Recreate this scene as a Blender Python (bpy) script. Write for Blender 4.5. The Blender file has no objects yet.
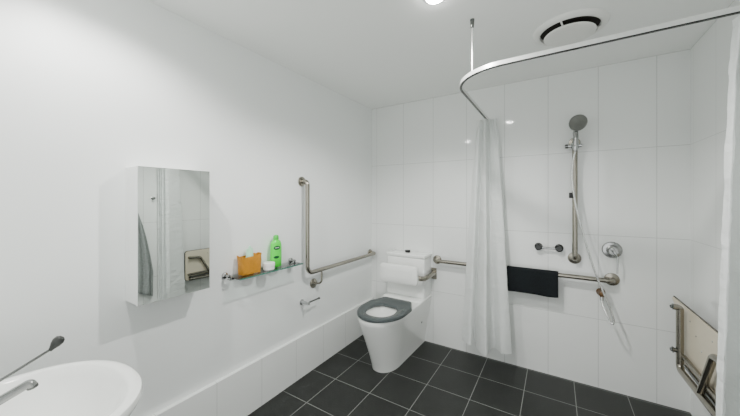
import bpy, bmesh, math, random
from mathutils import Vector, Matrix, noise
random.seed(7)
PI = math.pi
V = Vector
COL = bpy.context.scene.collection

# ------------------------------------------------------------------ room dimensions (metres, camera stands at the origin)
XL, XR, YB, YF, H = -1.637, 0.7145, 2.64, -0.32, 2.281
CAM_H = 1.341

# ------------------------------------------------------------------ materials
def new_mat(name):
    m = bpy.data.materials.new(name); m.use_nodes = True
    nt = m.node_tree
    return m, nt, nt.nodes['Principled BSDF']

def mat(name, col, rough=0.5, metal=0.0, spec=0.5, bump=0.0, bscale=40.0, vary=0.0, vscale=6.0, coat=0.0, trans=0.0, ior=1.45, alpha=1.0):
    m, nt, b = new_mat(name)
    N, L = nt.nodes, nt.links
    b.inputs['Base Color'].default_value = (*col, 1)
    b.inputs['Roughness'].default_value = rough
    b.inputs['Metallic'].default_value = metal
    b.inputs['Specular IOR Level'].default_value = spec
    b.inputs['Coat Weight'].default_value = coat
    b.inputs['Coat Roughness'].default_value = 0.06
    b.inputs['Transmission Weight'].default_value = trans
    b.inputs['IOR'].default_value = ior
    geo = N.new('ShaderNodeNewGeometry')
    if vary:
        nz = N.new('ShaderNodeTexNoise'); nz.inputs['Scale'].default_value = vscale; nz.inputs['Detail'].default_value = 4
        L.new(geo.outputs['Position'], nz.inputs['Vector'])
        mx = N.new('ShaderNodeMix'); mx.data_type = 'RGBA'
        mx.inputs['A'].default_value = (*[c * (1 - vary) for c in col], 1)
        mx.inputs['B'].default_value = (*[min(1, c * (1 + vary)) for c in col], 1)
        L.new(nz.outputs['Fac'], mx.inputs['Factor']); L.new(mx.outputs['Result'], b.inputs['Base Color'])
    if bump:
        nz = N.new('ShaderNodeTexNoise'); nz.inputs['Scale'].default_value = bscale; nz.inputs['Detail'].default_value = 3
        L.new(geo.outputs['Position'], nz.inputs['Vector'])
        bp = N.new('ShaderNodeBump'); bp.inputs['Strength'].default_value = bump; bp.inputs['Distance'].default_value = 0.01
        L.new(nz.outputs['Fac'], bp.inputs['Height']); L.new(bp.outputs['Normal'], b.inputs['Normal'])
    return m

def tile_mat(name, axes, pitch, off, tile, grout, w, rough, grough=0.7, vary=0.03, vscale=3.0, skip=(False, False), bump=0.0, bscale=60):
    """tiles laid on a grid of two world axes, with grout lines of width w"""
    m, nt, b = new_mat(name)
    N, L = nt.nodes, nt.links
    geo = N.new('ShaderNodeNewGeometry'); sep = N.new('ShaderNodeSeparateXYZ')
    L.new(geo.outputs['Position'], sep.inputs[0])
    def mth(op, a, bb=None):
        n = N.new('ShaderNodeMath'); n.operation = op
        for i, v in enumerate((a, bb)):
            if v is None: continue
            if isinstance(v, (int, float)): n.inputs[i].default_value = v
            else: L.new(v, n.inputs[i])
        return n.outputs[0]
    masks, cells = [], []
    for k in (0, 1):
        u = mth('DIVIDE', mth('SUBTRACT', sep.outputs[axes[k]], off[k]), pitch[k])
        fr = mth('FRACT', u); cells.append(mth('FLOOR', u))
        d = mth('MULTIPLY', mth('MINIMUM', fr, mth('SUBTRACT', 1.0, fr)), pitch[k])
        if not skip[k]: masks.append(mth('LESS_THAN', d, w / 2))
    mask = masks[0] if len(masks) == 1 else mth('MAXIMUM', masks[0], masks[1])
    comb = N.new('ShaderNodeCombineXYZ'); L.new(cells[0], comb.inputs[0]); L.new(cells[1], comb.inputs[1])
    wn = N.new('ShaderNodeTexWhiteNoise'); wn.noise_dimensions = '3D'; L.new(comb.outputs[0], wn.inputs['Vector'])
    nz = N.new('ShaderNodeTexNoise'); nz.inputs['Scale'].default_value = vscale; nz.inputs['Detail'].default_value = 5
    L.new(geo.outputs['Position'], nz.inputs['Vector'])
    fac = mth('ADD', mth('MULTIPLY', wn.outputs['Value'], 0.35), mth('MULTIPLY', nz.outputs['Fac'], 0.65))
    mx = N.new('ShaderNodeMix'); mx.data_type = 'RGBA'
    mx.inputs['A'].default_value = (*[c * (1 - vary) for c in tile], 1); mx.inputs['B'].default_value = (*[c * (1 + vary) for c in tile], 1)
    L.new(fac, mx.inputs['Factor'])
    m2 = N.new('ShaderNodeMix'); m2.data_type = 'RGBA'
    L.new(mask, m2.inputs['Factor']); L.new(mx.outputs['Result'], m2.inputs['A']); m2.inputs['B'].default_value = (*grout, 1)
    L.new(m2.outputs['Result'], b.inputs['Base Color'])
    rr = mth('ADD', rough, mth('MULTIPLY', mask, grough - rough)); L.new(rr, b.inputs['Roughness'])
    if bump:
        n2 = N.new('ShaderNodeTexNoise'); n2.inputs['Scale'].default_value = bscale; n2.inputs['Detail'].default_value = 4
        L.new(geo.outputs['Position'], n2.inputs['Vector'])
        bp = N.new('ShaderNodeBump'); bp.inputs['Strength'].default_value = bump; bp.inputs['Distance'].default_value = 0.004
        L.new(n2.outputs['Fac'], bp.inputs['Height']); L.new(bp.outputs['Normal'], b.inputs['Normal'])
    return m

def emis(name, col, s):
    m, nt, b = new_mat(name)
    b.inputs['Base Color'].default_value = (*col, 1)
    b.inputs['Emission Color'].default_value = (*col, 1); b.inputs['Emission Strength'].default_value = s
    return m

def curtain_mat(name, col, transl=0.3, bump=0.35, sheer=0.0):
    m, nt, b = new_mat(name); N, L = nt.nodes, nt.links
    b.inputs['Base Color'].default_value = (*col, 1); b.inputs['Roughness'].default_value = 0.55; b.inputs['Specular IOR Level'].default_value = 0.3
    geo = N.new('ShaderNodeNewGeometry')
    mp = N.new('ShaderNodeMapping'); mp.inputs['Scale'].default_value = (10, 10, 26); L.new(geo.outputs['Position'], mp.inputs['Vector'])
    nz = N.new('ShaderNodeTexNoise'); nz.inputs['Scale'].default_value = 1.0; nz.inputs['Detail'].default_value = 4; L.new(mp.outputs[0], nz.inputs['Vector'])
    bp = N.new('ShaderNodeBump'); bp.inputs['Strength'].default_value = bump; bp.inputs['Distance'].default_value = 0.02
    L.new(nz.outputs['Fac'], bp.inputs['Height']); L.new(bp.outputs['Normal'], b.inputs['Normal'])
    tr = N.new('ShaderNodeBsdfTranslucent'); tr.inputs['Color'].default_value = (*col, 1); L.new(bp.outputs['Normal'], tr.inputs['Normal'])
    mix = N.new('ShaderNodeMixShader'); mix.inputs[0].default_value = transl
    L.new(b.outputs[0], mix.inputs[1]); L.new(tr.outputs[0], mix.inputs[2])
    last = mix
    if sheer:
        tp = N.new('ShaderNodeBsdfTransparent'); m3 = N.new('ShaderNodeMixShader'); m3.inputs[0].default_value = sheer
        L.new(mix.outputs[0], m3.inputs[1]); L.new(tp.outputs[0], m3.inputs[2]); last = m3
    L.new(last.outputs[0], N['Material Output'].inputs['Surface'])
    return m

M = {}
M['paint'] = mat('white_wall_paint', (.80, .82, .81), .42, bump=.03, bscale=180)
M['ceil'] = mat('ceiling_paint', (.90, .91, .89), .7)
TILE, GROUT = (.775, .79, .775), (.50, .515, .50)
M['tile_back'] = tile_mat('white_wall_tile', (0, 2), (.3051, .598), (-1.5757, .485), TILE, GROUT, .0035, .055, vary=.015)
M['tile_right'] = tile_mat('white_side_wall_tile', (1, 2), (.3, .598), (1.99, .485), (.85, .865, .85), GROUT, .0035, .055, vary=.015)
M['tile_skirt'] = tile_mat('white_skirting_tile', (1, 2), (.3, 5), (.95, -1), TILE, GROUT, .003, .12, vary=.015, skip=(False, True))
M['tile_floor'] = tile_mat('charcoal_floor_tile', (0, 1), (.3, .3), (-.7881, .2256), (.0115, .013, .0115), (.22, .23, .215), .0042, .5, vary=.35, vscale=7, bump=.12, bscale=90)
M['ceramic'] = mat('white_ceramic', (.84, .85, .83), .035, coat=.3)
M['plastic_white'] = mat('white_plastic', (.83, .84, .82), .3)
M['lacquer'] = mat('white_cabinet_lacquer', (.86, .87, .86), .3)
M['mirror'] = mat('silvered_mirror', (.80, .84, .81), .012, metal=1)
M['steel'] = mat('brushed_stainless', (.33, .31, .265), .26, metal=1, bump=.03, bscale=300)
M['chrome'] = mat('polished_chrome', (.50, .51, .51), .07, metal=1)
M['dark_chrome'] = mat('shaded_chrome', (.17, .175, .17), .15, metal=1)
M['satin'] = mat('satin_chrome', (.36, .365, .36), .2, metal=1)
M['black_chrome'] = mat('black_chrome', (.035, .036, .035), .14, metal=1)
M['grey_paddle'] = mat('grey_lever_finish', (.045, .047, .045), .4, metal=.5)
M['seat_grey'] = mat('slate_grey_seat_plastic', (.055, .067, .069), .25)
M['seat_beige'] = mat('cream_laminate', (.66, .60, .47), .4)
M['dark_edge'] = mat('dark_laminate_core', (.045, .04, .035), .45)
M['black'] = mat('black_plastic', (.006, .006, .006), .35)
M['rubber'] = mat('grey_rubber', (.16, .155, .14), .6)
M['brown'] = mat('bronze_elbow', (.12, .065, .025), .35, metal=.4)
M['towel'] = mat('charcoal_terry', (.016, .019, .021), .95, spec=.1, bump=.9, bscale=260, vary=.35, vscale=120)
M['towel_grey'] = mat('grey_terry', (.30, .32, .315), .95, spec=.1, bump=.8, bscale=200, vary=.3, vscale=60)
M['bag'] = mat('amber_paper', (.50, .215, .012), .4, bump=.7, bscale=30, vary=.25, vscale=30)
M['bag_in'] = mat('amber_paper_inside', (.30, .12, .015), .6)
M['tissue'] = mat('pale_green_tissue', (.50, .84, .62), .7, bump=.3)
M['green'] = mat('lime_green_bottle', (.055, .72, .05), .28, vary=.06)
M['green_cap'] = mat('green_cap', (.05, .52, .06), .3)
M['label_dark'] = mat('dark_green_print', (.004, .045, .02), .4)
M['label_pale'] = mat('pale_print', (.62, .80, .62), .4)
M['lens'] = emis('downlight_lens_glow', (1, .99, .95), 60)
M['white_trim'] = mat('white_fitting', (.80, .80, .77), .4)
M['alu_white'] = mat('white_aluminium_rail', (.72, .73, .71), .3, metal=.55)
M['cavity_shade'] = mat('duct_shade', (.02, .017, .012), .8)  # near-black colour for the shade up inside the fan
M['curtain'] = curtain_mat('white_shower_curtain', (.86, .88, .87), .34, .5, .10)
M['curtain_R'] = curtain_mat('white_shower_curtain_crinkled', (.88, .90, .89), .3, .7, .0)
M['hose'] = mat('silver_ribbed_hose', (.66, .67, .66), .22, metal=.9, bump=.4, bscale=300)
M['rose'] = mat('grey_spray_face', (.17, .175, .16), .4, metal=.4, bump=.5, bscale=160)

def glass_mat(name, col):
    """thin sheet glass: lets light through with a slight tint, mirrors at glancing angles"""
    m, nt, b = new_mat(name); N, L = nt.nodes, nt.links
    tp = N.new('ShaderNodeBsdfTransparent'); tp.inputs['Color'].default_value = (*col, 1)
    gl = N.new('ShaderNodeBsdfGlossy'); gl.inputs['Roughness'].default_value = .02
    fr = N.new('ShaderNodeFresnel'); fr.inputs['IOR'].default_value = 1.45
    mx = N.new('ShaderNodeMixShader'); L.new(fr.outputs[0], mx.inputs[0]); L.new(tp.outputs[0], mx.inputs[1]); L.new(gl.outputs[0], mx.inputs[2])
    L.new(mx.outputs[0], N['Material Output'].inputs['Surface']); return m
M['glass'] = glass_mat('clear_shelf_glass', (.93, .98, .96))
M['glass_edge'] = mat('green_glass_edge', (.05, .17, .13), .12)
M['water'] = mat('toilet_bowl_glaze', (.80, .75, .72), .12)

# ------------------------------------------------------------------ mesh helpers (all given in world coordinates)
def frame_of(d):
    d = d.normalized(); u = V((0, 0, 1)) if abs(d.z) < .9 else V((1, 0, 0))
    a = d.cross(u).normalized(); return a, a.cross(d).normalized()

class MB:
    def __init__(s): s.bm = bmesh.new()
    def box(s, lo, hi, bev=0.0, seg=2, rot=None, piv=None):
        r = bmesh.ops.create_cube(s.bm, size=1); vs = r['verts']
        lo, hi = V(lo), V(hi)
        for v in vs: v.co = V([(lo[i] + hi[i]) / 2 + v.co[i] * (hi[i] - lo[i]) for i in range(3)])
        if bev:
            es = list({e for v in vs for e in v.link_edges})
            rr = bmesh.ops.bevel(s.bm, geom=es, offset=bev, segments=seg, affect='EDGES', profile=.5)
            vs = list({v for f in rr['faces'] for v in f.verts} | {v for v in vs if v.is_valid})
        if rot is not None:
            for v in vs: v.co = rot @ (v.co - V(piv)) + V(piv)
        return s
    def rings(s, rings, cap0=True, cap1=True, close=True):
        R = [[s.bm.verts.new(p) for p in r] for r in rings]
        n = len(R[0])
        for i in range(len(R) - 1):
            for j in range(n if close else n - 1):
                k = (j + 1) % n
                try: s.bm.faces.new((R[i][j], R[i][k], R[i + 1][k], R[i + 1][j]))
                except ValueError: pass
        if cap0: s.bm.faces.new(list(reversed(R[0])))
        if cap1: s.bm.faces.new(R[-1])
        return R
    def tube(s, pts, r, n=14, cap=True):
        pts = [V(p) for p in pts]; rr = r if isinstance(r, (list, tuple)) else [r] * len(pts)
        d0 = (pts[1] - pts[0]).normalized(); a, b = frame_of(d0); out = []
        for i, p in enumerate(pts):
            if i == 0: d = d0
            elif i == len(pts) - 1: d = (pts[-1] - pts[-2]).normalized()
            else: d = ((pts[i + 1] - p).normalized() + (p - pts[i - 1]).normalized()).normalized()
            a = (a - d * a.dot(d)).normalized(); b = d.cross(a).normalized()
            out.append([p + (a * math.cos(2 * PI * k / n) + b * math.sin(2 * PI * k / n)) * rr[i] for k in range(n)])
        s.rings(out, cap, cap); return s
    def lathe(s, origin, axis, prof, n=28, cap0=True, cap1=True):
        """prof: list of (distance along axis, radius)"""
        o = V(origin); d = V(axis).normalized(); a, b = frame_of(d)
        s.rings([[o + d * t + (a * math.cos(2 * PI * k / n) + b * math.sin(2 * PI * k / n)) * max(r, 1e-4) for k in range(n)] for t, r in prof], cap0, cap1); return s
    def prism(s, outline, z0, z1):
        """outline: list of (x,y) world; extruded between heights"""
        s.rings([[V((x, y, z0)) for x, y in outline], [V((x, y, z1)) for x, y in outline]]); return s
    def build(s, name, m, parent=None, smooth=True, extra=None, bevel=0, subsurf=0):
        bmesh.ops.recalc_face_normals(s.bm, faces=s.bm.faces[:])
        me = bpy.data.meshes.new(name); s.bm.to_mesh(me); s.bm.free()
        me.materials.append(m)
        for e in extra or []: me.materials.append(e)
        o = bpy.data.objects.new(name, me); COL.objects.link(o)
        if parent is not None:
            o.parent = parent
            w = parent.location.copy(); pp = parent.parent
            while pp is not None: w += pp.location; pp = pp.parent
            me.transform(Matrix.Translation(-w))
        else:
            vs = [v.co for v in me.vertices]
            lo = V([min(v[i] for v in vs) for i in range(3)]); hi = V([max(v[i] for v in vs) for i in range(3)])
            c = V(((lo.x + hi.x) / 2, (lo.y + hi.y) / 2, lo.z)); me.transform(Matrix.Translation(-c)); o.location = c
        if smooth:
            me.shade_smooth()
            me.set_sharp_from_angle(angle=math.radians(38))
        if bevel:
            bm = o.modifiers.new('soft_edges', 'BEVEL'); bm.width = bevel; bm.segments = 3; bm.limit_method = 'ANGLE'; bm.angle_limit = math.radians(40)
        if subsurf:
            ss = o.modifiers.new('smooth', 'SUBSURF'); ss.levels = subsurf; ss.render_levels = subsurf
        return o

def fillet(pts, r, n=8):
    pts = [V(p) for p in pts]; out = [pts[0]]
    for i in range(1, len(pts) - 1):
        p, a, b = pts[i], pts[i - 1], pts[i + 1]
        da, db = (a - p), (b - p); ang = da.angle(db)
        t = min(r / math.tan(ang / 2), da.length * .49, db.length * .49); rr = t * math.tan(ang / 2)
        da.normalize(); db.normalize(); c = p + (da + db).normalized() * (rr / math.sin(ang / 2))
        s0, s1 = p + da * t - c, p + db * t - c; th = s0.angle(s1); 
        for k in range(n + 1):
            f = k / n
            out.append(c + (s0 * math.sin((1 - f) * th) + s1 * math.sin(f * th)) / math.sin(th))
    out.append(pts[-1]); return out

def bez(pts, n=10):
    """Catmull-Rom through points"""
    pts = [V(p) for p in pts]; P = [pts[0] * 2 - pts[1]] + pts + [pts[-1] * 2 - pts[-2]]; out = []
    for i in range(1, len(P) - 2):
        for k in range(n):
            t = k / n
            out.append(.5 * ((2 * P[i]) + (P[i + 1] - P[i - 1]) * t + (2 * P[i - 1] - 5 * P[i] + 4 * P[i + 1] - P[i + 2]) * t * t + (3 * P[i] - P[i - 1] - 3 * P[i + 1] + P[i + 2]) * t ** 3))
    out.append(pts[-1]); return out

def thing(name, label, cat, loc, group=None):
    o = bpy.data.objects.new(name, None); COL.objects.link(o); o.location = loc; o.empty_display_size = .05
    return tag(o, label, cat, group)
def tag(o, label, cat, group=None):
    o['label'] = label; o['category'] = cat
    if group: o['group'] = group
    return o
def struct(o): o['kind'] = 'structure'; return o

def copy_thing(src, loc, label):
    r = src.copy(); COL.objects.link(r); r.location = loc; r['label'] = label
    for ch in list(src.children):
        c = ch.copy(); COL.objects.link(c); c.parent = r
        for g in list(ch.children):
            d = g.copy(); COL.objects.link(d); d.parent = c
    return r

# ------------------------------------------------------------------ room shell
T = .1
struct(MB().box((XL - T, YF - T, -T), (XR + T, YB + T, 0)).build('floor', M['tile_floor'], smooth=False))
struct(MB().box((XL - T, YF - T, H), (XR + T, YB + T, H + T)).build('ceiling', M['ceil'], smooth=False))
struct(MB().box((XL - T, YF - T, 0), (XL, YB + T, H)).build('wall_left', M['paint'], smooth=False))
struct(MB().box((XL, YB, 0), (XR, YB + T, H)).build('wall_back', M['tile_back'], smooth=False))
struct(MB().box((XR, YF - T, 0), (XR + T, YB + T, H)).build('wall_right', M['tile_right'], smooth=False))
# the wall behind the camera, with an opening added to admit fill light
struct(MB().box((XL, YF - T, 0), (-.62, YF, H)).box((-.62, YF - T, 2.12), (XR, YF, H)).box((.62, YF - T, 0), (XR, YF, 2.12)).build('wall_front', M['paint'], smooth=False))
# tiled skirting that stands proud of the left wall
struct(MB().box((XL, YF, 0), (-1.6125, YB, .307), bev=.002).build('baseboard_left', M['tile_skirt'], smooth=False))

# ------------------------------------------------------------------ mirror cabinet on the left wall
t = thing('mirror_cabinet', 'white mirror-fronted wall cabinet on the left wall above the basin', 'cabinet', (XL, .706, .875))
MB().box((XL, .541, .882), (-1.530, .854, 1.482), .003).build('cabinet_body', M['lacquer'], t, smooth=False)
d = MB().box((-1.5285, .541, .880), (-1.5145, .854, 1.483), .001).build('door', M['lacquer'], t, smooth=False)
MB().box((-1.5144, .543, .882), (-1.5125, .852, 1.481)).build('mirror_panel', M['mirror'], d, smooth=False)

# ------------------------------------------------------------------ glass shelf and what stands on it
ZS = .884
t = thing('glass_shelf', 'clear glass wall shelf on two chrome brackets on the left wall', 'shelf', (XL, 1.27, ZS))
g = MB().box((-1.645, 1.03, ZS - .008), (-1.52, 1.527, ZS), .001).build('glass_panel', M['glass'], t, smooth=False)
MB().box((-1.5198, 1.03, ZS - .008), (-1.5188, 1.527, ZS)).build('front_edge', M['glass_edge'], g, smooth=False)
for y in (1.01, 1.515):
    b = MB().lathe((XL, y, .893), (1, 0, 0), [(0, .018), (.008, .018), (.012, .014), (.014, .008), (.034, .008), (.036, .010), (.046, .010), (.048, .006)], 24).build('bracket', M['satin'], t)
    sg = 1 if y < 1.2 else -1
    MB().tube([(XL + .042, y, .893), (XL + .042, y + sg * .012, .884), (XL + .042, y + sg * .03, .876)], .006).box((XL + .028, y + sg * .018 - .02, ZS - .013), (XL + .056, y + sg * .018 + .02, ZS - .0085), .001).build('clip', M['chrome'], b)

# amber paper bag with a tuft of tissue
bx, by, z0 = -1.592, 1.145, ZS + .001
t = thing('paper_bag', 'small amber paper bag with pale green tissue on the glass shelf', 'bag', (bx, by, z0))
mb = MB()
n = 48
def bag_ring(z, k, top=False, ins=0):
    out = []
    for i in range(n):
        a = 2 * PI * i / n; c, s = math.cos(a), math.sin(a); e = .28
        x = math.copysign(abs(c) ** e, c) * (.030 * k - ins); y = math.copysign(abs(s) ** e, s) * (.068 * k - ins)
        zz = z
        if top: zz += .008 * abs(math.copysign(abs(s) ** e, s)) ** 3 - .006 + .003 * math.sin(5 * a)
        x += .003 * math.sin(3 * a + z * 90); y += .002 * math.sin(4 * a + z * 60)
        out.append(V((bx + x, by + y, z0 + zz)))
    return out
mb.rings([bag_ring(0, .93), bag_ring(.03, .98), bag_ring(.07, 1.0), bag_ring(.098, 1.02), bag_ring(.112, 1.04, True), bag_ring(.111, 1.04, True, .0025), bag_ring(.09, 1.0, False, .003), bag_ring(.02, .94, False, .003)], True, True)
mb.build('bag_body', M['bag'], t)
mb = MB()
for k, (oy, h, lean) in enumerate([(-.010, .150, -.004), (-.001, .166, .002), (.008, .152, .004)]):
    rings = []
    for j in range(7):
        f = j / 6; w = .016 * (1 - .7 * f) + .003
        rings.append([V((bx + math.cos(2 * PI * i / 10) * w * .6 * (1 + .25 * math.sin(3 * i)), by + oy + lean * f + math.sin(2 * PI * i / 10) * w * (1 + .2 * math.cos(2 * i + k)), z0 + .05 + (h - .05) * f)) for i in range(10)])
    mb.rings(rings)
mb.build('tissue', M['tissue'], t)

# white cream jar
jx, jy = -1.568, 1.268
t = thing('cosmetic_jar', 'low white cream jar between the amber bag and green bottle', 'jar', (jx, jy, z0))
MB().lathe((jx, jy, z0), (0, 0, 1), [(0, .034), (.003, .037), (.022, .037), (.024, .035)], 32).build('jar_body', M['ceramic'], t)
MB().lathe((jx, jy, z0 + .0245), (0, 0, 1), [(0, .038), (.001, .039), (.018, .039), (.0205, .037), (.021, .02)], 32).build('lid', M['plastic_white'], t)

# green bottle
gx, gy = -1.598, 1.352
t = thing('lotion_bottle', 'lime green pump-cap bottle with dark printed oval on the glass shelf', 'bottle', (gx, gy, z0))
def oval(z, rx, ry, n=36): return [V((gx + math.cos(2 * PI * i / n) * rx, gy + math.sin(2 * PI * i / n) * ry * 1.08, z0 + z)) for i in range(n)]
mb = MB(); mb.rings([oval(0, .020, .034), oval(.004, .023, .039), (oval(.06, .024, .040)), oval(.12, .024, .040), oval(.150, .023, .038), oval(.168, .020, .032), oval(.177, .014, .021), oval(.181, .012, .017)])
body = mb.build('bottle_body', M['green'], t)
mb = MB(); mb.rings([oval(.1815, .013, .018), oval(.183, .014, .0195), oval(.203, .013, .0185), oval(.2095, .010, .014), oval(.212, .005, .007)]); mb.build('cap', M['green_cap'], t)
# printed marks wrapped on the face towards the room
def patch(zc, hz, a0, a1, shrink, mname, name, off=.0006):
    mb = MB(); rings = []
    m_, k_ = 14, 8
    am, ah = (a0 + a1) / 2, (a1 - a0) / 2
    for j in range(m_ + 1):
        f = -1 + 2 * j / m_; w = math.sqrt(max(0, 1 - f * f)) if shrink else 1
        w = max(w, .02); a = am + ah * f
        rings.append([V((gx + math.cos(a) * (.024 + off), gy + math.sin(a) * (.0432 + off), z0 + zc + hz * w * (-1 + 2 * i / k_))) for i in range(k_ + 1)])
    mb.rings(rings, False, False, False); return mb.build(name, M[mname], body)
patch(.128, .0125, -.85, .35, True, 'label_dark', 'printed_oval')
patch(.129, .0022, -.60, .10, False, 'label_pale', 'printed_stripe', .0011)
patch(.066, .0085, -.85, .15, True, 'label_dark', 'printed_leaf')

# ------------------------------------------------------------------ grab rails
def flange(t, p, axis, r=.038, name='flange', m='steel'):
    return MB().lathe(p, axis, [(0, r), (.004, r), (.008, r * .94), (.011, r * .6), (.013, r * .45)], 28).build(name, M[m], t)
R = .0165
xg = XL + .062
t = thing('grab_rail', 'L-shaped stainless grab rail on the left wall beside the toilet', 'rail', (XL, 1.63, .78))
MB().tube(fillet([(XL + .002, 1.627, 1.471), (xg, 1.627, 1.471), (xg, 1.627, .78), (xg, 2.612, .78), (XL + .002, 2.612, .78)], .055, 10)[0:], R, 16).build('rail_tube', M['steel'], t)
flange(t, (XL, 1.627, 1.471), (1, 0, 0)); flange(t, (XL, 2.598, .78), (1, 0, 0)); flange(t, (XL, 1.755, .668), (1, 0, 0))
MB().tube(fillet([(XL + .003, 1.757, .668), (xg, 1.785, .668), (xg, 1.785, .775)], .03, 6), .008, 12).build('support_arm', M['steel'], t)

yg = YB - .062
t = thing('grab_rail', 'long straight stainless grab rail along the tiled back wall', 'rail', (-.3, YB, .785))
MB().tube(fillet([(-.925, YB - .002, .780), (-.925, yg, .780), (.33, yg, .780), (.33, YB - .002, .780)], .03, 8), R, 16).build('rail_tube', M['steel'], t)
flange(t, (-.925, YB, .780), (0, -1, 0), .040); flange(t, (.33, YB, .780), (0, -1, 0), .044)

# ------------------------------------------------------------------ vertical shower rail, hand shower, hose
xs = .116
t = thing('shower_rail', 'vertical stainless shower rail on the tiled back wall', 'rail', (xs, YB, .9))
MB().tube(fillet([(xs, YB - .002, .905), (xs, yg, .905), (xs, yg, 1.752), (xs, YB - .002, 1.752)], .03, 8), R, 16).build('rail_tube', M['steel'], t)
flange(t, (xs, YB, .905), (0, -1, 0), .042); flange(t, (xs, YB, 1.752), (0, -1, 0), .036)
s = MB().lathe((xs, yg, 1.700), (0, 0, 1), [(0, .021), (.002, .024), (.038, .024), (.040, .021)], 20).tube([(xs - .045, yg, 1.72), (xs + .04, yg, 1.72)], .011).build('slider', M['chrome'], t)
MB().lathe((xs - .04, yg, 1.72), (-1, 0, 0), [(0, .013), (.002, .016), (.018, .015), (.02, .012)], 18).build('knob', M['dark_chrome'], s)
MB().tube([(xs + .005, yg - .018, 1.705), (xs + .005, yg - .042, 1.70)], .009).lathe((xs - .0, yg - .045, 1.685), (.0, -.12, 1), [(0, .014), (.03, .017), (.034, .015)], 18, ).build('holder', M['chrome'], s)
c = MB().box((xs - .036, yg - .022, 1.345), (xs - .014, yg + .010, 1.385), .004).build('hose_clip', M['black'], t)

t = thing('hand_shower', 'chrome hand shower with round grey spray head', 'shower head', (xs, yg, 1.69))
hb = V((xs, yg - .043, 1.676)); hc = V((.131, 2.505, 1.868))
nrm = V((.22, -.88, -.40)).normalized()
dn = (V((0, 0, -1)) - nrm * V((0, 0, -1)).dot(nrm)).normalized()      # downwards in the plane of the face
edge = hc - nrm * .022 + dn * .040
MB().tube(bez([hb, V((xs, yg - .046, 1.71)), V((xs + .003, yg - .050, 1.765)), edge + V((-.004, .002, -.030)), edge, hc - nrm * .024 + dn * .015], 8), [.011] * 8 + [.0165] * 8 + [.0165] * 8 + [.015] * 8 + [.015] * 9, 16).build('handle', M['satin'], t)
hd = MB().lathe(hc - nrm * .034, nrm, [(0, .016), (.006, .034), (.014, .048), (.026, .056), (.034, .057)], 36).build('spray_head', M['chrome'], t)
MB().lathe(hc - nrm * .0005, nrm, [(0, .0550), (.003, .0540), (.004, .048), (.0035, .018), (.005, .016)], 36).build('spray_face', M['rose'], hd)

hose_pts = [(xs, yg - .043, 1.674), (.101, 2.52, 1.60), (.098, 2.515, 1.47), (.110, 2.510, 1.350), (.133, 2.505, 1.21), (.160, 2.500, 1.096), (.193, 2.495, .959), (.231, 2.490, .823), (.279, 2.485, .684), (.314, 2.483, .575), (.320, 2.484, .530), (.309, 2.488, .522), (.289, 2.500, .565), (.272, 2.525, .610), (.266, 2.562, .645)]
tag(MB().tube(bez(hose_pts, 8), .0060, 10).build('shower_hose', M['hose']), 'silver flexible hose hanging in a loop from the hand shower', 'hose')
t = thing('hose_outlet', 'small bronze-brown wall outlet elbow at the end of the hose', 'outlet', (.268, YB, .683))
MB().lathe((.268, YB, .683), (0, -1, 0), [(0, .026), (.006, .026), (.010, .020), (.05, .018), (.072, .019), (.084, .017), (.088, .010)], 24).build('elbow', M['brown'], t)
MB().tube([(.267, 2.565, .672), (.266, 2.562, .645)], .011).build('hose_nut', M['chrome'], t)

# shower mixer
t = thing('shower_mixer', 'round chrome shower mixer with a long pin lever', 'tap', (.331, YB, .985))
MB().lathe((.331, YB, .985), (0, -1, 0), [(0, .057), (.004, .057), (.010, .052), (.013, .034), (.040, .031), (.058, .029), (.064, .024)], 36).build('wall_plate', M['satin'], t)
MB().tube(bez([(.322, YB - .055, 1.000), (.331, YB - .062, .985), (.352, YB - .066, .93), (.350, YB - .066, .835)], 6), [.012] * 6 + [.008] * 4 + [.0045] * 9, 12).build('lever', M['chrome'], t)

# small chrome rail with round ends
t = thing('towel_bar', 'short chrome wall bar with two round ends beside the shower rail', 'bar', (-.045, YB, .97))
MB().tube([(-.112, YB - .038, .968), (.020, YB - .038, .968)], .0075).build('bar', M['chrome'], t)
for x in (-.113, .021):
    MB().lathe((x, YB, .971), (0, -1, 0), [(0, .028), (.006, .028), (.010, .026), (.014, .018), (.026, .017), (.028, .024), (.046, .024), (.050, .019)], 28).build('end_post', M['black_chrome'], t)

# ------------------------------------------------------------------ charcoal towel over the rail
mb = MB(); rings = []
x0, x1, nx = -.330, .015, 46
zt = .780 + R + .006
prof = []
for f in [i / 14 for i in range(15)]: prof.append((yg - R - .009 - .006 * (1 - f), .620 + (zt - .018 - .620) * f))
for a in [i * PI / 8 for i in range(9)]: prof.append((yg - math.cos(a) * (R + .007), 0.780 + math.sin(a) * (R + .008)))
for f in [i / 12 for i in range(13)]: prof.append((yg + R + .008 + .004 * f, zt - .018 - (zt - .018 - .63) * f))
for i in range(nx + 1):
    x = x0 + (x1 - x0) * i / nx
    rings.append([V((x + .003 * noise.noise(V((3 * z, 9 * y, 1))), y + .0030 * math.sin(x * 40 + z * 9) * max(0, (.785 - z)) * 6 * (1 if y < yg else .3), z + .006 * noise.noise(V((x * 8, 0, 0))) * (1 if z < .7 else 0))) for y, z in prof])
mb.rings(rings, False, False, False)
o = mb.build('towel', M['towel'])
sm = o.modifiers.new('thickness', 'SOLIDIFY'); sm.thickness = .007; sm.offset = 0
tag(o, 'charcoal hand towel folded over the back wall grab rail', 'towel')

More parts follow.
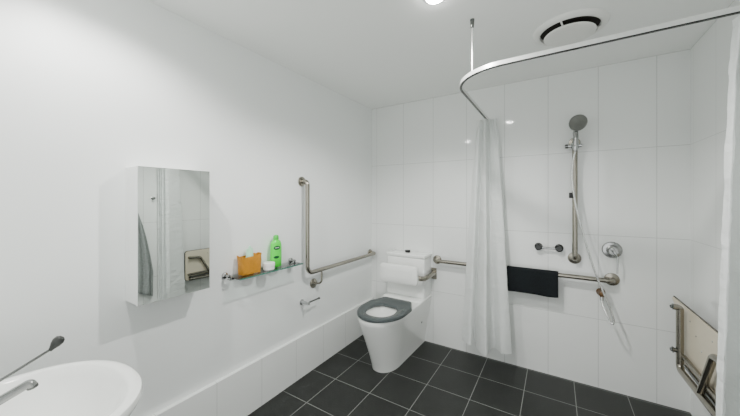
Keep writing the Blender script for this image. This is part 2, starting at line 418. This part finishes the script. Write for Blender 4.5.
# ------------------------------------------------------------------ toilet
cx = -1.168
t = thing('toilet', 'white back-to-wall toilet suite with slate grey seat', 'toilet', (cx, 2.2, 0))
def d_ring(z, hw, hwb, yf, yb=YB - .001, n=36, sq=2.2):
    """plan ring: straight sides to the wall, rounded front; hw = half width at the front, hwb at the wall"""
    depth = min(.30, hw * 1.65); yc = yf + depth; out = []
    for i in range(n + 1):
        a = PI * i / n; c, s = math.cos(a), math.sin(a)
        out.append(V((cx + math.copysign(abs(c) ** (2 / sq), c) * hw, yc - abs(s) ** (2 / sq) * depth, z)))
    out = [V((cx + hwb, yb, z)), V((cx + (hw + hwb) / 2, (yc + yb) / 2, z))] + out + [V((cx - (hw + hwb) / 2, (yc + yb) / 2, z)), V((cx - hwb, yb, z))]
    return out
prof = [(0, .110, .122, 1.970), (.02, .112, .123, 1.966), (.06, .116, .126, 1.953), (.14, .128, .138, 1.925), (.24, .146, .155, 1.885), (.33, .164, .172, 1.848), (.40, .179, .184, 1.820), (.430, .185, .188, 1.812), (.440, .183, .187, 1.816)]
mb = MB(); mb.rings([d_ring(*p) for p in prof], True, False)
# rim and hollow bowl
top = d_ring(.440, .183, .187, 1.816)
N_ = len(top)
def bowl_ring(z, hx, y0, y1):
    out = []
    for p in top:
        a = math.atan2((p.y - 2.06) / .30, (p.x - cx) / .19)
        out.append(V((cx + math.cos(a) * hx, (y0 + y1) / 2 + math.sin(a) * (y1 - y0) / 2, z)))
    return out
mb.rings([top, bowl_ring(.440, .124, 1.872, 2.18), bowl_ring(.425, .118, 1.880, 2.17), bowl_ring(.37, .112, 1.89, 2.165), bowl_ring(.30, .078, 1.94, 2.12), bowl_ring(.245, .045, 2.0, 2.09)], False, True)
bmesh.ops.remove_doubles(mb.bm, verts=mb.bm.verts[:], dist=1e-5)
pan = mb.build('pan', M['ceramic'], t)
MB().rings
mb = MB(); mb.lathe((cx, 2.045, .263), (0, 0, 1), [(0, .052), (.002, .052)], 28); mb.build('water', M['water'], pan)
MB().lathe((cx + .148, 2.49, .235), (1, 0, 0), [(0, .010), (.0045, .010), (.006, .007)], 16).build('fixing_cap', M['dark_chrome'], pan)
# deck and cistern
MB().box((cx - .190, 2.385, .425), (cx + .190, YB - .001, .452), .008, 3).build('deck', M['ceramic'], t)
ci = MB().box((cx - .186, 2.462, .4525), (cx + .186, YB - .001, .806), .010, 3).build('cistern', M['ceramic'], t)
lid = MB().box((cx - .193, 2.455, .8085), (cx + .193, YB - .001, .838), .007, 3).build('cistern_lid', M['ceramic'], ci)
mb = MB().lathe((cx - .012, 2.545, .838), (0, 0, 1), [(0, .026), (.004, .026), (.006, .025), (.018, .025), (.021, .022)], 24)
mb.build('flush_button', M['black'], lid)
# seat: dark ring, squared shoulders at the back
def seat_out(z, g, n=64):
    """g: inset"""
    pts = []
    hw = .197 - g
    for i in range(41):                                 # front half ellipse from right to left
        a = PI * i / 40; pts.append((cx + .005 + math.cos(a) * hw, 2.055 - math.sin(a) * (.245 - g)))
    back = fillet([(cx + .005 - hw, 2.056, 0), (cx + .005 - hw * .985, 2.16, 0), (cx - .122, 2.318 - g, 0), (cx + .132, 2.318 - g, 0), (cx + .005 + hw * .985, 2.17, 0), (cx + .005 + hw, 2.056, 0)], .038, 6)
    pts += [(p.x, p.y) for p in back[1:-1]]
    return [V((x, y, z)) for x, y in pts]
def seat_in(z, g):
    out = []
    for p in seat_out(0, 0):
        a = math.atan2((p.y - 2.02) / .27, (p.x - cx) / .19)
        r = 1 / ((abs(math.cos(a)) ** 2.3 + abs(math.sin(a)) ** 2.3) ** (1 / 2.3))
        out.append(V((cx + .006 + math.cos(a) * r * (.112 + g), 2.022 + math.sin(a) * r * (.130 + g), z)))
    return out
mb = MB()
rg = [seat_in(.443, .006), seat_out(.443, .006), seat_out(.447, .001), seat_out(.458, 0), seat_out(.466, .004), seat_out(.4695, .012), seat_out(.470, .022), seat_in(.4665, .016), seat_in(.462, .005), seat_in(.455, 0), seat_in(.443, .006)]
mb.rings(rg, False, False)
bmesh.ops.remove_doubles(mb.bm, verts=mb.bm.verts[:], dist=1e-6)
st = mb.build('seat', M['seat_grey'], t)
for s_ in (-1, 1):
    MB().box((cx + s_ * .075 - .016, 2.305, .4425), (cx + s_ * .075 + .016, 2.345, .456), .004).build('hinge', M['seat_grey'], st)

# back support pad on its bracket
t = thing('backrest', 'white padded toilet backrest on a stainless wall bracket', 'backrest', (cx, 2.34, .60))
pc = V((cx - .012, 2.345, .676))
o_ = []
def rr(hx, hz, r, y, n=8):
    out = []
    for (sx, sz, a0) in ((1, 1, 0), (-1, 1, PI / 2), (-1, -1, PI), (1, -1, 1.5 * PI)):
        for i in range(n + 1):
            a = a0 + PI / 2 * i / n
            out.append(V((pc.x + sx * (hx - r) + math.cos(a) * r, y, pc.z + sz * (hz - r) + math.sin(a) * r)))
    return out
mb = MB(); mb.rings([rr(.165, .062, .03, 2.372), rr(.183, .080, .035, 2.366), rr(.186, .083, .036, 2.352), rr(.183, .080, .034, 2.338), rr(.168, .066, .028, 2.331), rr(.12, .03, .02, 2.328)])
mb.build('pad', M['plastic_white'], t)
xa = -.955
MB().tube([(xa, YB - .006, .650), (xa - .002, 2.50, .650), (xa - .005, 2.415, .65), (xa - .03, 2.385, .652), (cx - .02, 2.383, .655)], .021, 14).box((cx - .08, 2.366, .63), (cx + .08, 2.390, .68), .002).build('arm', M['steel'], t)
MB().box((xa - .026, YB - .010, .598), (xa + .026, YB - .001, .702), .004).build('wall_bracket', M['steel'], t, smooth=False)

# toilet roll holder
t = thing('toilet_roll_holder', 'small chrome toilet roll holder on the left wall below the grab rail', 'holder', (XL, 1.64, .56))
MB().lathe((XL, 1.628, .556), (1, 0, 0), [(0, .021), (.006, .021), (.010, .014), (.05, .011), (.076, .011)], 24).build('wall_post', M['chrome'], t)
MB().tube([(-1.58, 1.618, .557), (-1.58, 1.76, .558)], .0062, 12).lathe((-1.58, 1.755, .558), (0, 1, 0), [(0, .006), (.002, .009), (.008, .009), (.010, .006)], 16).build('roll_bar', M['dark_chrome'], t)

# ------------------------------------------------------------------ ceiling: exhaust fan and downlights
fx, fy = .062, 1.968
t = thing('exhaust_fan', 'round white exhaust fan grille in the ceiling', 'fan', (fx, fy, H))
MB().lathe((fx, fy, H), (0, 0, -1), [(0, .176), (.004, .175), (.014, .164), (.020, .154), (.021, .147), (.018, .141), (.001, .139)], 56, True, False).build('grille_ring', M['white_trim'], t)
MB().lathe((fx, fy, H - .001), (0, 0, -1), [(0, .1395), (.0012, .1395)], 48).build('duct_shade_disc', M['cavity_shade'], t)  # flat disc, its dark colour stands in for shade inside the duct
cp = MB().lathe((fx, fy, H - .030), (0, 0, -1), [(0, .09), (.001, .118), (.005, .122), (.010, .119), (.014, .095), (.015, .04)], 56).build('centre_disc', M['white_trim'], t)
for k in range(3):
    a = -1.86 + k * 2 * PI / 3
    MB().tube([(fx + math.cos(a) * .145, fy + math.sin(a) * .145, H - .012), (fx + math.cos(a) * .10, fy + math.sin(a) * .10, H - .034)], .0045, 8).build('strut', M['white_trim'], t)

def downlight(x, y, label, power):
    t = thing('downlight', label, 'light', (x, y, H), 'recessed ceiling downlights')
    MB().lathe((x, y, H), (0, 0, -1), [(0, .050), (.003, .050), (.005, .046), (.005, .040), (.002, .038)], 36, True, False).build('trim_ring', M['white_trim'], t)
    MB().lathe((x, y, H - .0025), (0, 0, -1), [(0, .0375), (.006, .037), (.012, .028), (.014, .012)], 36).build('lens', M['lens'], t)
    l = bpy.data.lights.new('downlight_beam', 'SPOT'); l.energy = power; l.spot_size = math.radians(152); l.spot_blend = .55; l.shadow_soft_size = .03
    l.color = (1.0, .985, .955)
    lo = bpy.data.objects.new('downlight_beam', l); COL.objects.link(lo); lo.location = (0, 0, -.055); lo.parent = t
    return t
downlight(-.478, 1.328, 'bright round downlight in the ceiling near the curtain rail hanger', 38)
downlight(-1.21, .35, 'bright round downlight in the ceiling above the basin', 25)

# ------------------------------------------------------------------ curtain rail
zr = 1.9945
t = thing('curtain_rail', 'white L-shaped shower curtain rail bending around the shower corner', 'rail', (-.47, 1.53, zr))
path = fillet([(-.478, YB - .001, zr), (-.478, 1.550, zr), (XR - .001, 1.550, zr)], .26, 20)
def rail_strip(lo, hi, half, name, m, parent):
    mb = MB(); rings = []
    for i, p in enumerate(path):
        a = path[max(0, i - 1)]; b = path[min(len(path) - 1, i + 1)]
        d = (b - a).normalized(); nn = V((d.y, -d.x, 0))
        rings.append([p + nn * half + V((0, 0, lo)), p + nn * half + V((0, 0, hi)), p - nn * half + V((0, 0, hi)), p - nn * half + V((0, 0, lo))])
    mb.rings(rings); return mb.build(name, m, parent)
rail = rail_strip(-.006, .014, .007, 'rail_track', M['alu_white'], t)
rail_strip(-.0095, -.0062, .0065, 'slot_shade', M['black_chrome'], rail)  # black strip under the rail, coloured as the shade in its slot
hx, hy = -.371, 1.599
MB().tube([(hx, hy, zr + .012), (hx, hy, H - .03)], .0055, 12).build('hanger_rod', M['alu_white'], t)
MB().lathe((hx, hy, H), (0, 0, -1), [(0, .011), (.010, .010), (.040, .008), (.045, .006)], 20).build('hanger_cup', M['dark_chrome'], t)

# ------------------------------------------------------------------ shower curtains
def curtain(name, top, bot, z1, z0, m, label, nz=70, ns=10, crinkle=.004, hem=True):
    tp = bez([V((*p, 0)) for p in top], ns); bt = bez([V((*p, 0)) for p in bot], ns)
    assert len(tp) == len(bt)
    mb = MB(); rings = []
    for j in range(nz + 1):
        f = j / nz; e = f ** .8; z = z1 + (z0 - z1) * f; row = []
        for i in range(len(tp)):
            p = tp[i].lerp(bt[i], e)
            d = (tp[min(i + 1, len(tp) - 1)].lerp(bt[min(i + 1, len(tp) - 1)], e) - tp[max(i - 1, 0)].lerp(bt[max(i - 1, 0)], e))
            nn = V((d.y, -d.x, 0)).normalized() if d.length > 1e-6 else V((1, 0, 0))
            k = crinkle * (1.3 * noise.noise(V((i * .16, z * 7, 3.1))) + .8 * noise.noise(V((i * .5, z * 22, 9))))
            row.append(V((p.x, p.y, z + (.006 * noise.noise(V((i * .1, 5, 5))) if j == nz else 0))) + nn * k)
        rings.append(row)
    mb.rings(rings, False, False, False)
    o = mb.build(name, m); tag(o, label, 'shower curtain', 'shower curtains')
    o.data.set_sharp_from_angle(angle=PI)
    return o
topL = [(-.545, 2.545), (-.52, 2.50), (-.505, 2.57), (-.492, 2.52), (-.477, 2.50), (-.465, 2.58), (-.45, 2.52), (-.435, 2.57), (-.415, 2.53), (-.40, 2.545), (-.415, 2.565), (-.44, 2.575), (-.47, 2.58)]
botL = [(-.662, 2.485), (-.580, 2.425), (-.560, 2.50), (-.520, 2.40), (-.438, 2.315), (-.430, 2.44), (-.400, 2.485), (-.345, 2.42), (-.284, 2.452), (-.315, 2.50), (-.38, 2.51), (-.33, 2.525), (-.40, 2.53)]
curtain('shower_curtain', topL, botL, zr - .012, .172, M['curtain'], 'white shower curtain gathered against the back wall beside the toilet')
topR = [(.522, 1.55), (.530, 1.515), (.550, 1.60), (.566, 1.655), (.585, 1.51), (.605, 1.66), (.622, 1.51), (.645, 1.64), (.668, 1.51), (.70, 1.57)]
botR = [(.470, 1.54), (.480, 1.515), (.524, 1.63), (.556, 1.735), (.585, 1.515), (.608, 1.74), (.625, 1.515), (.645, 1.72), (.67, 1.515), (.70, 1.60)]
curtain('shower_curtain', topR, botR, zr - .030, .172, M['curtain_R'], 'white crinkled shower curtain in front of the folded shower bench', crinkle=.004)

# ------------------------------------------------------------------ fold-up shower seat on the right wall
t = thing('shower_bench', 'cream fold-up shower bench with stainless frame on the right wall', 'bench', (.64, 2.0, .41))
px0, px1 = .622, .634
q = [(2.455, .384), (2.465, .405), (2.475, .655), (2.600, .712), (2.590, .724), (1.79, .724), (1.77, .708), (1.77, .400), (1.79, .384)]
mb = MB(); mb.rings([[V((x, y, z)) for y, z in q] for x in (px0, px1 - .005)])
pn = mb.build('seat_panel', M['seat_beige'], t, smooth=False)
mb = MB(); q = [(2.460, .379), (2.471, .402), (2.481, .651), (2.616, .714), (2.600, .7295), (1.786, .7295), (1.764, .711), (1.764, .396), (1.786, .379)]
mb.rings([[V((x, y, z)) for y, z in q] for x in (px1 - .0049, px1)]); mb.build('panel_core', M['dark_edge'], pn, smooth=False)
for y, z in ((2.30, .67), (2.15, .57), (2.03, .67), (2.22, .62)):
    MB().lathe((px0, y, z), (-1, 0, 0), [(0, .0045), (.0012, .004)], 12).build('screw', M['satin'], pn)
xf = .593
MB().tube(fillet([(.566, 2.345, .727), (xf, 2.345, .727), (xf, 2.345, .378), (xf, 1.80, .401)], .032, 8), .0165, 14).build('leg_frame', M['steel'], t)
MB().tube(fillet([(xf, 2.074, .384), (xf, 1.925, .640), (xf, 1.79, .655)], .04, 8), .015, 14).build('leg_frame', M['steel'], t)
MB().tube([(.606, 2.335, .458), (.606, 1.79, .455)], .012, 12).build('cross_bar', M['steel'], t)
MB().tube([(.602, 2.30, .420), (.602, 1.80, .424)], .008, 12).build('cross_bar', M['dark_chrome'], t)
for z in (.727, .482):
    MB().lathe((.581, 2.345, z), (-1, 0, 0), [(0, .012), (.013, .012), (.014, .016), (.019, .017), (.021, .010), (.027, .009), (.029, .006)], 20).build('foot', M['dark_chrome'], t)
for y in (1.88, 2.42):
    MB().box((px1 + .001, y - .03, .40), (XR - .001, y + .03, .435), .003).build('hinge_bracket', M['steel'], t, smooth=False)

# ------------------------------------------------------------------ basin and care-lever tap
bxc, byc, zb = -1.136, .138, .806
t = thing('wash_basin', 'white oval wash basin in the near left corner', 'basin', (bxc, .0, .55))
def brim(z, g, dy=0.0, n=72, e=2.3, sc=1.0):
    out = []
    for i in range(n):
        a = 2 * PI * i / n; c, s = math.cos(a), math.sin(a)
        rx = (.256 - g) * sc; ry = ((.256 if s > 0 else .40) - g) * sc; ee = e if s > 0 else 3.2
        r = 1 / ((abs(c) ** ee + abs(s) ** ee) ** (1 / ee))
        out.append(V((bxc + c * r * rx, byc + dy + s * r * ry, z)))
    return out
def bin_(z, hx, hf, hb):
    out = []
    for i in range(72):
        a = 2 * PI * i / 72; c, s = math.cos(a), math.sin(a); r = 1 / ((abs(c) ** 2.3 + abs(s) ** 2.3) ** (1 / 2.3))
        out.append(V((bxc + c * r * hx, .175 + s * r * (hf if s > 0 else hb), z)))
    return out
mb = MB()
mb.rings([brim(.60, .13, -.09), brim(.63, .09, -.06), brim(.69, .045, -.03), brim(.745, .014, -.01), brim(.775, .002), brim(.790, -.003), brim(.802, 0), brim(.806, .008), bin_(.806, .228, .192, .195), bin_(.801, .220, .184, .185), bin_(.778, .208, .170, .172), bin_(.73, .180, .142, .150), bin_(.69, .12, .085, .10), bin_(.675, .03, .03, .03)])
bs = mb.build('basin_bowl', M['ceramic'], t)
MB().lathe((bxc, .175, .6755), (0, 0, 1), [(0, .031), (.003, .031), (.004, .024), (.002, .02)], 28).build('waste', M['chrome'], bs)
mb = MB().box((bxc - .10, YF + .001, .50), (bxc + .10, -.10, .70), .03, 4); mb.build('shroud', M['ceramic'], t)
sx, sy = -1.130, -.045
t = thing('basin_tap', 'chrome basin mixer with long grey-ended care lever', 'tap', (sx, sy, zb))
MB().lathe((sx, sy, zb), (0, 0, 1), [(0, .028), (.004, .028), (.007, .024), (.030, .022), (.044, .022), (.050, .018)], 28).build('tap_body', M['chrome'], t)
sp = MB().tube(fillet([(sx, sy, .822), (sx, .06, .832), (sx, .176, .873), (sx + .001, .180, .864)], .004, 6), .0105, 16).build('spout', M['satin'], t)
MB().lathe((sx + .001, .180, .865), (0, .25, -1), [(0, .0108), (.005, .0108), (.006, .008)], 18).build('aerator', M['dark_chrome'], sp)
lv = MB().tube(bez([(sx, sy, .845), (sx, .02, .858), (sx, .13, .905), (sx, .215, .944)], 8), [.008] * 6 + [.0032] * 19, 10).build('lever', M['dark_chrome'], t)
mb = MB()
d_ = V((0, .62, .78)).normalized(); up_ = V((0, -.78, .62)); p0 = V((sx, .211, .940)); sd = V((1, 0, 0))
rings = []
for f, w, h in [(0, .004, .004), (.2, .0075, .006), (.45, .0125, .0105), (.7, .0145, .0125), (.9, .0125, .010), (1, .006, .005)]:
    c = p0 + d_ * (.037 * f); rings.append([c + sd * math.cos(2 * PI * i / 16) * w + up_ * math.sin(2 * PI * i / 16) * h for i in range(16)])
mb.rings(rings); mb.build('lever_paddle', M['grey_paddle'], lv)

# ------------------------------------------------------------------ seen only in the mirror: hook and towel on the right wall
t = thing('robe_hook', 'small dark hook on the right wall seen in the cabinet mirror', 'hook', (XR, 1.475, 1.34))
MB().lathe((XR, 1.475, 1.345), (-1, 0, 0), [(0, .016), (.005, .016), (.008, .009), (.03, .007), (.034, .012), (.046, .012), (.05, .008)], 20).build('hook_peg', M['dark_chrome'], t)
t = thing('towel_hook', 'chrome hook holding the grey towel on the right wall', 'hook', (XR, 1.265, 1.30))
MB().lathe((XR, 1.265, 1.305), (-1, 0, 0), [(0, .018), (.005, .018), (.008, .009), (.05, .008), (.053, .013), (.062, .013), (.066, .008)], 20).build('hook_peg', M['chrome'], t)
mb = MB(); rings = []
for j in range(40):
    f = j / 39; z = 1.315 - f * .95; w = .02 + .19 * min(1, f * 1.35) ** .8; row = []
    for i in range(49):
        u = i / 48 * 2 - 1
        row.append(V((XR - .045 - .012 * math.cos(u * 17) * min(1, f * 2 + .3) + (.0 if abs(u) < .9 else .01), 1.265 + u * w + .01 * math.sin(f * 5), z - .10 * abs(u) * f * .6 + .02 * math.cos(u * 3))))
    rings.append(row)
mb.rings(rings, False, False, False)
o = mb.build('bath_towel', M['towel_grey']); sm = o.modifiers.new('thickness', 'SOLIDIFY'); sm.thickness = .010; sm.offset = 0
tag(o, 'grey bath towel hanging on the right wall seen in the cabinet mirror', 'towel')

# ------------------------------------------------------------------ camera and colour
cam = bpy.data.cameras.new('camera'); co = bpy.data.objects.new('camera', cam); COL.objects.link(co)
co.location = (0, 0, CAM_H); co.rotation_euler = (PI / 2, 0, math.radians(32.14))
cam.sensor_fit = 'HORIZONTAL'; cam.sensor_width = 36; cam.lens = 36 * 295.8 / 740
cam.shift_y = -(208 - 198.7) / 740; cam.clip_start = .02
sc = bpy.context.scene; sc.camera = co
w = bpy.data.worlds.new('world'); sc.world = w; w.use_nodes = True
w.node_tree.nodes['Background'].inputs[0].default_value = (.8, .82, .82, 1); w.node_tree.nodes['Background'].inputs[1].default_value = 1.5  # even background, added as fill through the front wall's opening
sc.view_settings.view_transform = 'AgX'; sc.view_settings.look = 'None'
sc.view_settings.exposure = 0.98; sc.view_settings.gamma = 1.0
sc.cycles.max_bounces = 14; sc.cycles.diffuse_bounces = 8; sc.cycles.glossy_bounces = 6; sc.cycles.transmission_bounces = 8; sc.cycles.transparent_max_bounces = 12
sc.cycles.sample_clamp_indirect = 6; sc.cycles.caustics_refractive = False; sc.cycles.caustics_reflective = False
